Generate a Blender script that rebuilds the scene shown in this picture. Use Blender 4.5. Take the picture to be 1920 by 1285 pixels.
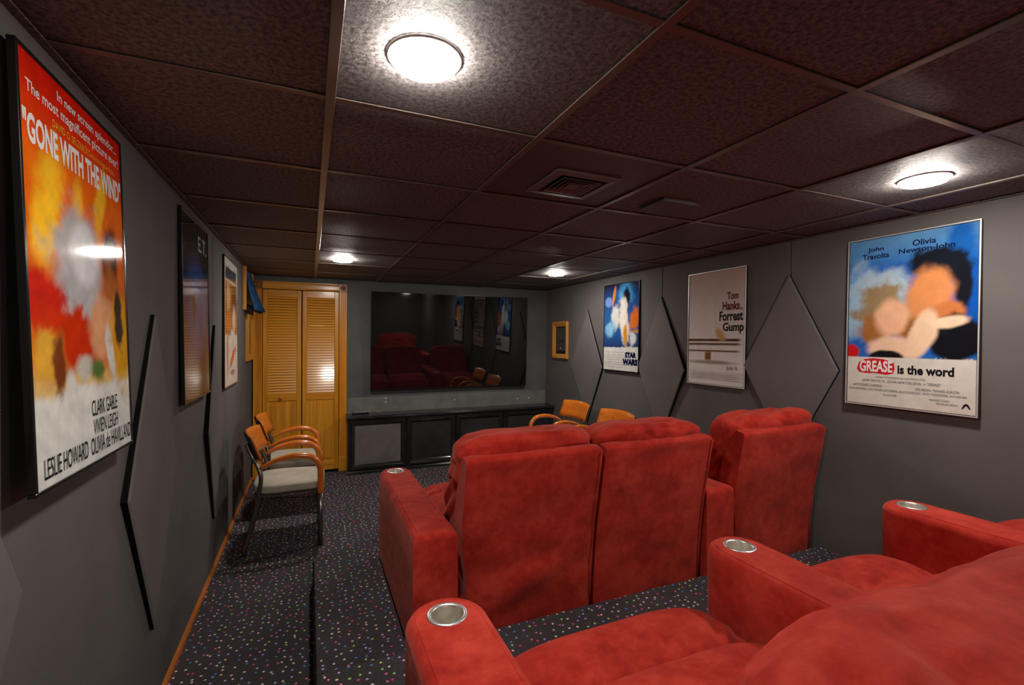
import bpy, bmesh, math, random
import numpy as np
from mathutils import Vector, Matrix, noise
random.seed(7); np.random.seed(7)
for o in list(bpy.data.objects): bpy.data.objects.remove(o)
SC = bpy.context.scene
COL = SC.collection
# ------------------------------------------------------------------ room sizes (metres)
XL, XR, ZC, YB, YF = -0.566, 2.92, 2.148, 5.60, -2.35
# ------------------------------------------------------------------ camera, world, exposure
cam = bpy.data.objects.new('camera', bpy.data.cameras.new('camera')); COL.objects.link(cam)
cam.data.sensor_width = 36.0; cam.data.lens = 876.8 / 1920 * 36.0
cam.data.clip_start = 0.02
yaw, pitch, roll = 0.4074, -0.0053, 0.0058
F = Vector((math.sin(yaw) * math.cos(pitch), math.cos(yaw) * math.cos(pitch), math.sin(pitch)))
Rv = Vector((math.cos(yaw), -math.sin(yaw), 0)); Uv = Rv.cross(F)
c_, s_ = math.cos(roll), math.sin(roll)
R2 = c_ * Rv + s_ * Uv; U2 = -s_ * Rv + c_ * Uv
M = Matrix((R2, U2, -F)).transposed().to_4x4(); M.translation = (0, 0, 1.483)
cam.matrix_world = M
SC.camera = cam
W = bpy.data.worlds.new('world'); SC.world = W; W.use_nodes = True
W.node_tree.nodes['Background'].inputs[0].default_value = (0.5, 0.5, 0.5, 1)
W.node_tree.nodes['Background'].inputs[1].default_value = 0.0
SC.view_settings.view_transform = 'Standard'; SC.view_settings.look = 'None'
SC.view_settings.gamma = 1.0; SC.view_settings.use_curve_mapping = False
SC.view_settings.exposure = 0.0
LAMP = 235.0            # radiance of the ceiling lamp diffusers

# ------------------------------------------------------------------ materials
def lin(r, g, b):
    f = lambda c: c / 12.92 if c <= 0.04045 else ((c + 0.055) / 1.055) ** 2.4
    return (f(r / 255), f(g / 255), f(b / 255), 1)
class NT:
    def __init__(s, name):
        s.m = bpy.data.materials.new(name); s.m.use_nodes = True
        s.t = s.m.node_tree; s.b = s.t.nodes['Principled BSDF']
    def n(s, typ, **kw):
        nd = s.t.nodes.new(typ)
        for k, v in kw.items():
            if k in nd.inputs: nd.inputs[k].default_value = v
            else: setattr(nd, k, v)
        return nd
    def l(s, a, b): s.t.links.new(a, b)
    def set(s, **kw):
        for k, v in kw.items(): s.b.inputs[k.replace('_', ' ')].default_value = v
    def coord(s, scale=(1, 1, 1), out='Object'):
        tc = s.n('ShaderNodeTexCoord'); mp = s.n('ShaderNodeMapping'); mp.inputs['Scale'].default_value = scale
        s.l(tc.outputs[out], mp.inputs['Vector']); return mp.outputs['Vector']
    def noise(s, vec, scale, detail=4, rough=.55):
        nd = s.n('ShaderNodeTexNoise'); nd.inputs['Scale'].default_value = scale
        nd.inputs['Detail'].default_value = detail; nd.inputs['Roughness'].default_value = rough
        s.l(vec, nd.inputs['Vector']); return nd.outputs['Fac']
    def ramp(s, fac, stops):
        nd = s.n('ShaderNodeValToRGB'); e = nd.color_ramp.elements
        while len(e) < len(stops): e.new(0.5)
        for i, (p, c) in enumerate(stops): e[i].position = p; e[i].color = c
        s.l(fac, nd.inputs['Fac']); return nd.outputs['Color']
    def bump(s, h, strength=.3, dist=.01, prev=None):
        nd = s.n('ShaderNodeBump'); nd.inputs['Strength'].default_value = strength; nd.inputs['Distance'].default_value = dist
        s.l(h, nd.inputs['Height'])
        if prev: s.l(prev, nd.inputs['Normal'])
        return nd.outputs['Normal']
def simple(name, col, rough=.5, metal=0., spec=.5, coat=0.):
    t = NT(name); t.set(Base_Color=col, Roughness=rough, Metallic=metal)
    t.b.inputs['Specular IOR Level'].default_value = spec; t.b.inputs['Coat Weight'].default_value = coat
    t.b.inputs['Coat Roughness'].default_value = .05
    return t.m
def mottled(name, c1, c2, scale, rough=.8, bs=60, bstr=.2, bdist=.004, spec=.3, detail=4, metal=0):
    t = NT(name); v = t.coord()
    t.l(t.ramp(t.noise(v, scale, detail), [(.35, c1), (.65, c2)]), t.b.inputs['Base Color'])
    t.l(t.bump(t.noise(v, bs, 5), bstr, bdist), t.b.inputs['Normal'])
    t.set(Roughness=rough, Metallic=metal); t.b.inputs['Specular IOR Level'].default_value = spec
    return t.m
def velvet():
    t = NT('red_velvet'); v = t.coord()
    n1 = t.noise(v, 5.5, 8, .70); n2 = t.noise(v, 24, 5, .7)
    mx = t.n('ShaderNodeMath', operation='MULTIPLY_ADD'); t.l(n2, mx.inputs[0]); mx.inputs[1].default_value = .45; t.l(n1, mx.inputs[2])
    col = t.ramp(mx.outputs[0], [(.52, (.27, .0095, .006, 1)), (.70, (.40, .021, .012, 1)), (.90, (.53, .046, .028, 1))])
    t.l(col, t.b.inputs['Base Color'])
    t.set(Roughness=.85, Sheen_Weight=.22, Sheen_Roughness=.5, Sheen_Tint=(1, .42, .34, 1))
    t.b.inputs['Specular IOR Level'].default_value = .15
    b1 = t.bump(t.noise(v, 420, 2), .12, .002)
    b2 = t.bump(t.noise(v, 7, 3), .22, .02, b1)
    t.l(b2, t.b.inputs['Normal']); return t.m
def carpet():
    t = NT('speckled_carpet'); v = t.coord()
    vo = t.n('ShaderNodeTexVoronoi'); vo.voronoi_dimensions = '2D'; vo.inputs['Scale'].default_value = 25; vo.inputs['Randomness'].default_value = .75
    t.l(v, vo.inputs['Vector'])
    n = t.noise(v, 160, 3)
    ad = t.n('ShaderNodeMath', operation='MULTIPLY_ADD'); t.l(n, ad.inputs[0]); ad.inputs[1].default_value = .10; t.l(vo.outputs['Distance'], ad.inputs[2])
    lt = t.n('ShaderNodeMath', operation='LESS_THAN'); t.l(ad.outputs[0], lt.inputs[0]); lt.inputs[1].default_value = .18
    sep = t.n('ShaderNodeSeparateColor'); t.l(vo.outputs['Color'], sep.inputs[0])
    rp = t.n('ShaderNodeValToRGB'); rp.color_ramp.interpolation = 'CONSTANT'
    cs = [(.36, .28, .62), (.75, .55, .38), (.62, .06, .2), (.42, .34, .66), (.75, .62, .5), (.3, .6, .14), (.05, .26, .55), (.5, .4, .72), (.7, .14, .28)]
    e = rp.color_ramp.elements
    while len(e) < len(cs): e.new(.5)
    for i, c in enumerate(cs): e[i].position = i / len(cs); e[i].color = (*[min(.95, q * 1.3) for q in c], 1)
    t.l(sep.outputs[0], rp.inputs['Fac'])
    base = t.ramp(t.noise(v, 260, 3), [(.3, (.032, .028, .031, 1)), (.7, (.098, .087, .094, 1))])
    big = t.ramp(t.noise(v, 2.2, 3), [(.3, (.8, .8, .8, 1)), (.7, (1.15, 1.1, 1.15, 1))])
    mu = t.n('ShaderNodeMix', data_type='RGBA', blend_type='MULTIPLY'); mu.inputs['Factor'].default_value = 1
    t.l(base, mu.inputs[6]); t.l(big, mu.inputs[7])
    mi = t.n('ShaderNodeMix', data_type='RGBA'); t.l(lt.outputs[0], mi.inputs['Factor']); t.l(mu.outputs[2], mi.inputs[6]); t.l(rp.outputs['Color'], mi.inputs[7])
    t.l(mi.outputs[2], t.b.inputs['Base Color'])
    t.set(Roughness=1); t.b.inputs['Specular IOR Level'].default_value = .1
    t.l(t.bump(t.noise(v, 300, 3), .5, .004), t.b.inputs['Normal']); return t.m
def tile_mat():
    t = NT('brown_ceiling_tile'); v = t.coord()
    n = t.noise(v, 75, 6, .7)
    t.l(t.ramp(n, [(.38, (.062, .056, .055, 1)), (.62, (.235, .214, .21, 1))]), t.b.inputs['Base Color'])
    t.set(Roughness=.62); t.b.inputs['Specular IOR Level'].default_value = .35
    t.l(t.bump(n, .75, .006), t.b.inputs['Normal']); return t.m
def wood(name, c1, c2, axis=2, scale=9, rough=.32, coat=.3):
    t = NT(name); s = [scale * 2.2] * 3; s[axis] = scale * .12
    v = t.coord(tuple(s)); n = t.noise(v, 1.3, 7, .62)
    t.l(t.ramp(n, [(.32, c1), (.68, c2)]), t.b.inputs['Base Color'])
    t.set(Roughness=rough, Coat_Weight=coat, Coat_Roughness=.15)
    t.l(t.bump(n, .08, .002), t.b.inputs['Normal']); return t.m
def vcol(name, rough=.07):
    t = NT(name); a = t.n('ShaderNodeAttribute', attribute_name='Col')
    t.l(a.outputs['Color'], t.b.inputs['Base Color']); t.set(Roughness=rough); return t.m
MT = dict(
    velvet=velvet(), carpet=carpet(), tile=tile_mat(),
    fabric=mottled('charcoal_wall_fabric', (.118, .107, .106, 1), (.145, .132, .130, 1), 2.0, .95, 420, .35, .003, .1),
    diamond=mottled('diamond_fabric', (.142, .127, .126, 1), (.168, .152, .150, 1), 2.0, .95, 420, .35, .003, .1),
    edge=simple('black_panel_edge', (.006, .006, .006, 1), .9, spec=.1),
    seam=simple('black_seam_backing', (.012, .011, .011, 1), .9, spec=.1),
    backwall=mottled('dark_painted_wall', (.085, .092, .090, 1), (.115, .123, .12, 1), 3.0, .55, 90, .12, .003, .35),
    trimboard=mottled('grey_painted_board', (.14, .145, .136, 1), (.19, .195, .185, 1), 5.0, .5, 60, .15, .003, .35),
    tee=mottled('brown_grid_metal', (.135, .10, .08, 1), (.165, .122, .098, 1), 8, .30, 80, .05, .002, .5),
    smooth=mottled('smooth_brown_metal', (.085, .062, .058, 1), (.105, .078, .072, 1), 5, .5, 40, .03, .002, .45),
    ventdark=simple('vent_dark', (.012, .011, .011, 1), .7),
    ventmetal=simple('vent_metal', (.14, .105, .098, 1), .45),
    lampring=simple('lamp_ring', (.6, .58, .55, 1), .4),
    steel=simple('cup_steel', (.86, .86, .85, 1), .36, 1.0),
    steel_in=mottled('cup_steel_inner', (.60, .56, .48, 1), (.82, .79, .72, 1), 30, .42, 60, .05, .002, .5, metal=1),
    doorwood=wood('golden_oak_upright', lin(200, 124, 20), lin(240, 168, 48), 2, 9),
    doorwood_h=wood('golden_oak_level', lin(204, 128, 24), lin(242, 170, 52), 0, 9),
    slat=wood('oak_slat', lin(206, 126, 26), lin(242, 170, 54), 0, 9, .36, .6),
    rosette=wood('oak_rosette', lin(130, 78, 34), lin(170, 105, 48), 2, 14),
    chairwood=wood('cherry_stained_beech', lin(204, 100, 24), lin(230, 130, 38), 1, 6, .22, .6),
    chairleg=simple('dark_bronze_leg', (.22, .19, .18, 1), .25, .85),
    chrome=simple('chair_chrome', (.6, .58, .55, 1), .15, 1.0),
    blackback=simple('black_back_pad', (.012, .012, .014, 1), .5),
    beige=mottled('beige_seat_cloth', (.40, .36, .28, 1), (.52, .47, .38, 1), 7, .9, 300, .25, .002, .15),
    gloss=mottled('black_gloss_paint', (.014, .015, .015, 1), (.026, .027, .027, 1), 6, .15, 25, .06, .004, .5),
    clothgrey=mottled('grey_speaker_cloth', (.135, .12, .12, 1), (.175, .158, .158, 1), 4, .95, 200, .2, .002, .1),
    clothblack=mottled('black_speaker_cloth', (.024, .024, .025, 1), (.036, .036, .037, 1), 4, .9, 200, .2, .002, .15),
    screen=simple('screen_glass', (.005, .005, .006, 1), .03, spec=1.0),
    bezel=simple('television_bezel', (.008, .008, .009, 1), .3),
    blackplastic=simple('black_plastic', (.012, .012, .012, 1), .35),
    silver=simple('silver_button', (.7, .7, .7, 1), .4),
    brass=simple('worn_brass', lin(150, 120, 80), .4, .5),
    blackframe=simple('black_frame', (.010, .010, .010, 1), .2),
    silverframe=simple('silver_frame_edge', (.82, .80, .77, 1), .42, .7),
    poster=vcol('poster_print'),
    ink_w=simple('white_ink', lin(236, 226, 222), .12), ink_k=simple('black_ink', (.012, .012, .014, 1), .12),
    ink_y=simple('yellow_ink', lin(238, 176, 60), .12), ink_r=simple('red_ink', lin(200, 30, 44), .12),
    ink_g=simple('grey_ink', (.10, .10, .10, 1), .12), ink_m=simple('maroon_ink', lin(92, 24, 28), .12), ink_n=simple('navy_ink', lin(20, 26, 60), .12),
    ink_s=simple('silver_ink', lin(190, 195, 200), .12),
    gold=wood('gold_oak_frame', lin(190, 120, 36), lin(228, 164, 74), 2, 12, .3, .4),
    plaque=mottled('dark_plaque', (.03, .032, .028, 1), (.09, .09, .075, 1), 20, .3, 60, .2, .003, .5),
    blue=mottled('blue_cloth', lin(26, 54, 88), lin(48, 88, 128), 12, .8, 200, .3, .003, .2),
    base=wood('orange_oak_trim', lin(180, 96, 30), lin(214, 124, 48), 1, 9, .4, .2),
    yellowtape=simple('yellow_tape', lin(240, 200, 60), .5),  # flat colour for the painted reflection on the door slats
    outlet=simple('dark_outlet_plate', (.03, .025, .022, 1), .4),
    rearwall=simple('rear_wall_paint', (.10, .095, .093, 1), .9),
)
def emis():
    t = NT('lamp_diffuser'); t.set(Base_Color=(.9, .9, .9, 1), Emission_Color=(1.0, .93, .84, 1), Emission_Strength=LAMP); return t.m
MT['lamp'] = emis()

# ------------------------------------------------------------------ mesh helpers
def link(name, bm, mats, parent=None, smooth=False, loc=None):
    me = bpy.data.meshes.new(name); bmesh.ops.recalc_face_normals(bm, faces=bm.faces[:]) if len(bm.faces) < 60000 else None
    bm.to_mesh(me); bm.free()
    if not isinstance(mats, (list, tuple)): mats = [mats]
    for m in mats: me.materials.append(MT[m])
    if smooth: me.polygons.foreach_set('use_smooth', [True] * len(me.polygons))
    o = bpy.data.objects.new(name, me); COL.objects.link(o)
    if parent: o.parent = parent
    if loc is not None: o.location = loc
    return o
def tag(o, label=None, cat=None, group=None, kind=None):
    if label: o['label'] = label
    if cat: o['category'] = cat
    if group: o['group'] = group
    if kind: o['kind'] = kind
    return o
def empty(name, loc=(0, 0, 0), mat=None):
    o = bpy.data.objects.new(name, None); o.empty_display_size = .1; COL.objects.link(o)
    if mat is not None: o.matrix_world = mat
    else: o.location = loc
    return o
def box(bm, x0, x1, y0, y1, z0, z1, bev=0, seg=2, mi=0):
    vs = [bm.verts.new((x, y, z)) for x in (x0, x1) for y in (y0, y1) for z in (z0, z1)]
    fs = [bm.faces.new([vs[i] for i in q]) for q in ((0, 1, 3, 2), (4, 6, 7, 5), (0, 4, 5, 1), (2, 3, 7, 6), (0, 2, 6, 4), (1, 5, 7, 3))]
    for f in fs: f.material_index = mi
    if bev > 0:
        es = set(e for f in fs for e in f.edges)
        r = bmesh.ops.bevel(bm, geom=list(es), offset=bev, segments=seg, profile=.5, affect='EDGES')
        for f in r['faces']: f.material_index = mi
    return fs
def B(name, x0, x1, y0, y1, z0, z1, mat, parent=None, bev=0, seg=2, smooth=False):
    bm = bmesh.new(); box(bm, x0, x1, y0, y1, z0, z1, bev, seg); return link(name, bm, mat, parent, smooth)
def prism(bm, poly, axis, a, b, bev=0, seg=2):
    """extrude a 2-D polygon along an axis; poly holds the other two coordinates in order"""
    def P(p, t):
        return {0: (t, p[0], p[1]), 1: (p[0], t, p[1]), 2: (p[0], p[1], t)}[axis]
    A = [bm.verts.new(P(p, a)) for p in poly]; C = [bm.verts.new(P(p, b)) for p in poly]; n = len(poly)
    fs = [bm.faces.new(A), bm.faces.new(C)] + [bm.faces.new((A[i], A[(i + 1) % n], C[(i + 1) % n], C[i])) for i in range(n)]
    if bev:
        es = set(e for f in fs for e in f.edges)
        bmesh.ops.bevel(bm, geom=list(es), offset=bev, segments=seg, profile=.5, affect='EDGES')
def tube(bm, pts, rad, n=10, caps=True):
    pts = [Vector(p) for p in pts]; rad = rad if isinstance(rad, (list, tuple)) else [rad] * len(pts)
    rings = []; up = Vector((0, 0, 1))
    for i, p in enumerate(pts):
        d = (pts[min(i + 1, len(pts) - 1)] - pts[max(i - 1, 0)]).normalized()
        if i == 0:
            a = d.cross(Vector((0, 1, 0)));  a = a if a.length > .1 else d.cross(Vector((1, 0, 0)))
        else: a = a - d * a.dot(d)
        a.normalize(); b = d.cross(a)
        rings.append([bm.verts.new(p + rad[i] * (math.cos(2 * math.pi * k / n) * a + math.sin(2 * math.pi * k / n) * b)) for k in range(n)])
    for r, s in zip(rings, rings[1:]):
        for k in range(n): bm.faces.new((r[k], r[(k + 1) % n], s[(k + 1) % n], s[k]))
    if caps: bm.faces.new(rings[0]); bm.faces.new(rings[-1])
def smoothpath(pts, n=6):
    pts = [Vector(p) for p in pts]; out = []
    for i in range(len(pts) - 1):
        p0, p1, p2, p3 = pts[max(i - 1, 0)], pts[i], pts[i + 1], pts[min(i + 2, len(pts) - 1)]
        for k in range(n):
            t = k / n
            out.append(.5 * ((2 * p1) + (p2 - p0) * t + (2 * p0 - 5 * p1 + 4 * p2 - p3) * t * t + (3 * p1 - p0 - 3 * p2 + p3) * t ** 3))
    return out + [pts[-1]]
def lathe(bm, prof, n=40, c=(0, 0, 0), closed=False):
    rings = [[bm.verts.new((c[0] + r * math.cos(2 * math.pi * k / n), c[1] + r * math.sin(2 * math.pi * k / n), c[2] + z)) for k in range(n)] if r > 1e-6
             else [bm.verts.new((c[0], c[1], c[2] + z))] for r, z in prof]
    for a, b in zip(rings, rings[1:]):
        for k in range(n):
            q = (k + 1) % n
            if len(a) == 1: bm.faces.new((a[0], b[k], b[q]))
            elif len(b) == 1: bm.faces.new((a[k], a[q], b[0]))
            else: bm.faces.new((a[k], a[q], b[q], b[k]))
def puff(bm, c, h, p=3.2, N=14, disp=None, shear=(0, 0)):
    """rounded cushion: a cube grid pushed on to a superellipsoid, with a displacement function"""
    tmp = bmesh.new(); bmesh.ops.create_cube(tmp, size=2); bmesh.ops.subdivide_edges(tmp, edges=tmp.edges[:], cuts=N, use_grid_fill=True)
    mp = {}
    for v in tmp.verts:
        q = v.co; L = (abs(q.x) ** p + abs(q.y) ** p + abs(q.z) ** p) ** (1 / p); u = q / L
        pos = Vector((c[0] + u.x * h[0], c[1] + u.y * h[1] + shear[1] * u.z * h[2], c[2] + u.z * h[2] + shear[0] * u.x * h[0]))
        if disp:
            nr = Vector((math.copysign(abs(u.x) ** (p - 1) / h[0], u.x), math.copysign(abs(u.y) ** (p - 1) / h[1], u.y), math.copysign(abs(u.z) ** (p - 1) / h[2], u.z))).normalized()
            pos += nr * disp(pos, u)
        mp[v.index] = bm.verts.new(pos)
    for f in tmp.faces: bm.faces.new([mp[v.index] for v in f.verts])
    tmp.free()

# ================================================================== STRUCTURE
tag(B('floor', XL - .12, XR + .12, YF - .1, YB + .1, -.1, 0, 'carpet'), kind='structure')
def riser(name, x0, x1, y0, y1, z0, z1):
    bm = bmesh.new(); r = .05
    poly = [(x0, y0), (x1, y0), (x1, y1)] + [(x0 + r - r * math.sin(a), y1 - r + r * math.cos(a)) for a in [i * math.pi / 12 for i in range(7)]]
    prism(bm, poly, 2, z0, z1, .008, 2); return tag(link(name, bm, 'carpet'), kind='structure')
Z1, Z2 = .148, .210
riser('floor_riser', .026, XR - .002, 1.915, 3.12, 0.0, Z1)
riser('floor_riser', .030, XR - .002, YF + .02, 1.912, 0.0, Z2)
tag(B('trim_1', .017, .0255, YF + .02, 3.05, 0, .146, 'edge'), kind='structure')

def wall_side(name, X, sgn, seams, y0, y1):
    """fabric-covered wall: black backing with cloth panels between the seams; sgn = +1 when the room is on the +x side"""
    w = tag(B(name, min(X - sgn * .015, X - sgn * .12), max(X - sgn * .015, X - sgn * .12), y0 - .1, y1 + .1, -.1, ZC + .1, 'seam'), kind='structure')
    ys = [y0] + seams + [y1]
    for a, b in zip(ys, ys[1:]):
        bm = bmesh.new(); box(bm, min(X - sgn * .015, X), max(X - sgn * .015, X), a + .003, b - .003, 0, ZC + .02, .003, 1)
        link('wall_panel', bm, 'fabric', w)
    return w
wl = wall_side('wall_left', XL, 1, [-1.5, -.28, .97, 2.207, 3.45, 4.70], YF, YB)
wr = wall_side('wall_right', XR, -1, [-1.6, -.36, .88, 2.117, 3.343, 4.57], YF, YB)
def diamond(parent, X, sgn, cy, zt, zm, zb, yn, yf, lift_n, lift_f, th=.014):
    """raised diamond of cloth on the wall, its near or far corner standing further off"""
    bm = bmesh.new(); yc = cy
    pts = [(yc, zt, 0), (yf, zm, lift_f), (yc, zb, 0), (yn, zm, lift_n)]
    cen = Vector((0, sum(p[0] for p in pts) / 4, zm))
    back = [bm.verts.new((X + sgn * .0005, p[0], p[1])) for p in pts]
    edge = [bm.verts.new((X + sgn * (th + p[2]), p[0], p[1])) for p in pts]
    inn = [bm.verts.new((X + sgn * (th + p[2] + .005), p[0] + (cen.y - p[0]) * .035, p[1] + (cen.z - p[1]) * .035)) for p in pts]
    for i in range(4):
        j = (i + 1) % 4
        f = bm.faces.new((back[i], back[j], edge[j], edge[i])); f.material_index = 1
        bm.faces.new((edge[i], edge[j], inn[j], inn[i]))
    bm.faces.new(back)
    c = bm.verts.new((X + sgn * (th + .006 + (lift_n + lift_f) / 2), cen.y, zm))
    for i in range(4): bm.faces.new((inn[i], inn[(i + 1) % 4], c))
    return link('diamond_panel', bm, ['diamond', 'edge'], parent)
diamond(wl, XL, 1, .97, 1.58, .955, .34, .67, 1.30, .002, .0)
diamond(wl, XL, 1, 2.207, 1.573, .945, .352, 1.895, 2.53, .006, .0)
diamond(wl, XL, 1, 3.46, 1.566, .927, .337, 3.185, 3.80, .012, .0)
diamond(wr, XR, -1, 4.565, 1.83, 1.194, .56, 4.255, 4.94, .006, .0)
diamond(wr, XR, -1, 3.343, 1.88, 1.235, .59, 3.03, 3.665, .024, .0)
diamond(wr, XR, -1, 2.117, 1.928, 1.31, .69, 1.793, 2.458, .002, .008)

tag(B('wall_back', XL - .1, XR + .1, YB, YB + .1, -.1, ZC + .1, 'backwall'), kind='structure')
tag(B('wall_front', XL - .1, XR + .1, YF - .1, YF, -.1, ZC + .1, 'rearwall'), kind='structure')
bm = bmesh.new(); prism(bm, [(XL, 0), (XL + .014, 0), (XL + .014, .018), (XL + .006, .032), (XL, .032)], 1, YF, YB - .03)
tag(link('baseboard_left', bm, 'base'), kind='structure')
# painted board along the back wall above the cabinet
tb = B('trim_2', .385, 2.90, YB - .022, YB - .0005, .60, .815, 'trimboard', bev=.003); tag(tb, kind='structure')
for x, z in ((.81, .797), (.81, .752), (1.638, .742), (2.49, .718), (2.65, .72)):
    bm = bmesh.new(); lathe(bm, [(0, .003), (.007, .002), (.009, 0)], 10)
    o = link('screw', bm, 'silver', tb); o.matrix_world = Matrix.Translation((x, YB - .022, z)) @ Matrix.Rotation(math.pi / 2, 4, 'X')

# ---- ceiling: slab, T-bars and lay-in tiles
ceil = tag(B('ceiling', XL - .1, XR + .1, YF - .1, YB + .1, ZC + .03, ZC + .12, 'seam'), kind='structure')
GX = [.049 + .6415 * i for i in range(5)]; GY = [1.394 + .61 * j for j in range(-6, 7)]
def tee_x(x): 
    bm = bmesh.new(); box(bm, x - .013, x + .013, YF, YB, ZC, ZC + .004, .001, 1); box(bm, x - .003, x + .003, YF, YB, ZC + .004, ZC + .03); return link('grid_tee', bm, 'tee', ceil)
def tee_y(y):
    bm = bmesh.new(); box(bm, XL, XR, y - .011, y + .011, ZC + .0008, ZC + .0045, .001, 1); return link('grid_tee', bm, 'tee', ceil)
for x in GX: tee_x(x)
for y in GY: tee_y(y)
for sx in (XL, XR):                                  # wall angle along each side
    bm = bmesh.new(); box(bm, min(sx, sx + (.02 if sx < 0 else -.02)), max(sx, sx + (.02 if sx < 0 else -.02)), YF, YB, ZC - .001, ZC + .003); link('wall_angle', bm, 'tile', ceil)
xs = [XL] + GX + [XR]; ys = [YF] + GY + [YB]
for i in range(len(xs) - 1):
    for j in range(len(ys) - 1):
        x0, x1, y0, y1 = xs[i], xs[i + 1], ys[j], ys[j + 1]
        if x1 - x0 < .03 or y1 - y0 < .03: continue
        bm = bmesh.new(); smoothtile = (abs(x0 - GX[1]) < .01 and abs(y0 - GY[6]) < .01) or (abs(x0 - GX[3]) < .01 and abs(y0 - GY[7]) < .01)
        box(bm, -(x1 - x0) / 2 + .004, (x1 - x0) / 2 - .004, -(y1 - y0) / 2 + .004, (y1 - y0) / 2 - .004, 0, .016)
        o = link('ceiling_tile', bm, 'smooth' if smoothtile else 'tile', ceil, loc=((x0 + x1) / 2, (y0 + y1) / 2, ZC + .0075 + random.uniform(0, .002)))

# ---- closet door with louvered leaves
dr = tag(empty('door_1', (-.08, YB, 0)), kind='structure')
def dpart(name, bm, mat, par=None, smooth=False):
    bmesh.ops.translate(bm, verts=bm.verts[:], vec=(0, 0, 0)); o = link(name, bm, mat, None, smooth)
    p = par or dr; o.parent = p; o.matrix_parent_inverse = Matrix.Translation(-Vector((-.08, YB, 0))); return o
def casing(x0, x1):
    bm = bmesh.new(); n = 6; w = (x1 - x0); y = YB - .028
    poly = [(x0, YB), (x0, y)]
    for k in range(n):
        a = x0 + w * (.12 + .76 * k / n); s = w * .76 / n
        poly += [(a + s * .15, y), (a + s * .3, y + .006), (a + s * .7, y + .006), (a + s * .85, y)]
    poly += [(x1, y), (x1, YB)]
    prism(bm, poly, 2, .16, 2.012); dpart('fluted_casing', bm, 'doorwood')
    bm = bmesh.new(); box(bm, x0 - .004, x1 + .004, YB - .034, YB, 0, .16, .003, 1); dpart('plinth_block', bm, 'doorwood')
    bm = bmesh.new(); box(bm, x0 - .006, x1 + .006, YB - .036, YB, 2.010, 2.098, .004, 1); o = dpart('corner_block', bm, 'rosette')
    bm = bmesh.new(); lathe(bm, [(0, .010), (.010, .009), (.013, .003), (.018, .003), (.022, .008), (.027, .008), (.031, 0)], 24)
    bmesh.ops.rotate(bm, verts=bm.verts[:], matrix=Matrix.Rotation(math.pi / 2, 3, 'X'))
    bmesh.ops.translate(bm, verts=bm.verts[:], vec=((x0 + x1) / 2, YB - .036, 2.054))
    link('rosette', bm, 'rosette', o, True)
casing(-.548, -.468); casing(.300, .378)
bm = bmesh.new(); prism(bm, [(YB, 2.014), (YB - .02, 2.014), (YB - .024, 2.03), (YB - .024, 2.07), (YB - .03, 2.085), (YB - .03, 2.094), (YB, 2.094)], 0, -.468, .300); dpart('head_casing', bm, 'doorwood_h')
bm = bmesh.new(); box(bm, -.468, .300, YB - .004, YB - .0005, 0, 2.014); dpart('dark_opening', bm, 'edge')
slat_me = None
def leaf(x0, x1, knob):
    bm = bmesh.new(); y0, y1 = YB - .024, YB - .005; sw = .044
    box(bm, x0, x0 + sw, y0, y1, .03, 2.006, .003, 1); box(bm, x1 - sw, x1, y0, y1, .03, 2.006, .003, 1)
    lf = dpart('louver_leaf', bm, 'doorwood')
    def sub(name, bm, mat, smooth=False):
        o = link(name, bm, mat, lf, smooth); return o
    for a, b in ((1.935, 2.006), (.815, .890), (.03, .125)):
        bm = bmesh.new(); box(bm, x0 + sw, x1 - sw, y0 + .001, y1, a, b, .002, 1); sub('rail', bm, 'doorwood_h')
    bm = bmesh.new(); box(bm, x0 + sw, x1 - sw, y0 + .010, y1, .125, .815); box(bm, x0 + sw + .03, x1 - sw - .03, y0 + .004, y0 + .011, .16, .78, .004, 1); sub('lower_panel', bm, 'doorwood')
    n = 36; z = np.linspace(.905, 1.922, n)
    bm = bmesh.new(); hw = (x1 - x0) / 2 - sw - .001
    prism(bm, [(-.0068, -.0122), (-.0044, -.0130), (.0048, .0112), (.0024, .0124)], 0, -hw, hw)
    first = link('slat', bm, 'slat', lf)
    for k in range(n):
        o = first if k == 0 else first.copy()
        if k: COL.objects.link(o)
        o.location = ((x0 + x1) / 2, YB - .0145, z[k])
    if knob:
        bm = bmesh.new(); lathe(bm, [(.007, 0), (.007, .012), (.016, .018), (.018, .026), (.013, .033), (0, .035)], 20)
        bmesh.ops.rotate(bm, verts=bm.verts[:], matrix=Matrix.Rotation(math.pi / 2, 3, 'X'))
        bmesh.ops.translate(bm, verts=bm.verts[:], vec=(-.286, y0, .85)); sub('knob', bm, 'chairwood', True)
    else:
        bm = bmesh.new(); box(bm, .0, .142, y0 - .004, y0 + .004, 1.619, 1.634); sub('yellow_strip', bm, 'yellowtape')  # thin yellow bar painting in a bright reflection on one slat
leaf(-.462, -.088, True); leaf(-.078, .294, False)

# ================================================================== LAMPS, VENT
def lamp(x, y, label):
    t = tag(empty('downlight', (x, y, ZC)), label, 'ceiling light', 'round ceiling downlights')
    bm = bmesh.new(); lathe(bm, [(.088, .009), (.088, .0045), (.085, .0035), (.0775, .0035), (.0765, .009)], 40); link('trim_ring', bm, 'lampring', t, True)
    bm = bmesh.new(); lathe(bm, [(.0768, .008), (.0766, -.005), (.0745, -.009), (.068, -.0105), (.05, -.0115), (0, -.012)], 40); link('diffuser', bm, 'lamp', t, True)
lamp(.25, 1.115, 'large bright round downlight nearest the camera, above the speckled aisle')
lamp(2.32, 1.10, 'round lit downlight near the right wall, above the nearest blue poster')
lamp(.25, 4.19, 'small round lit downlight in front of the louvered wooden door')
lamp(2.28, 4.16, 'small round lit downlight near the far right corner above the wooden chairs')
lamp(.25, -1.5, 'round ceiling downlight behind the camera over the left aisle')
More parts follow.
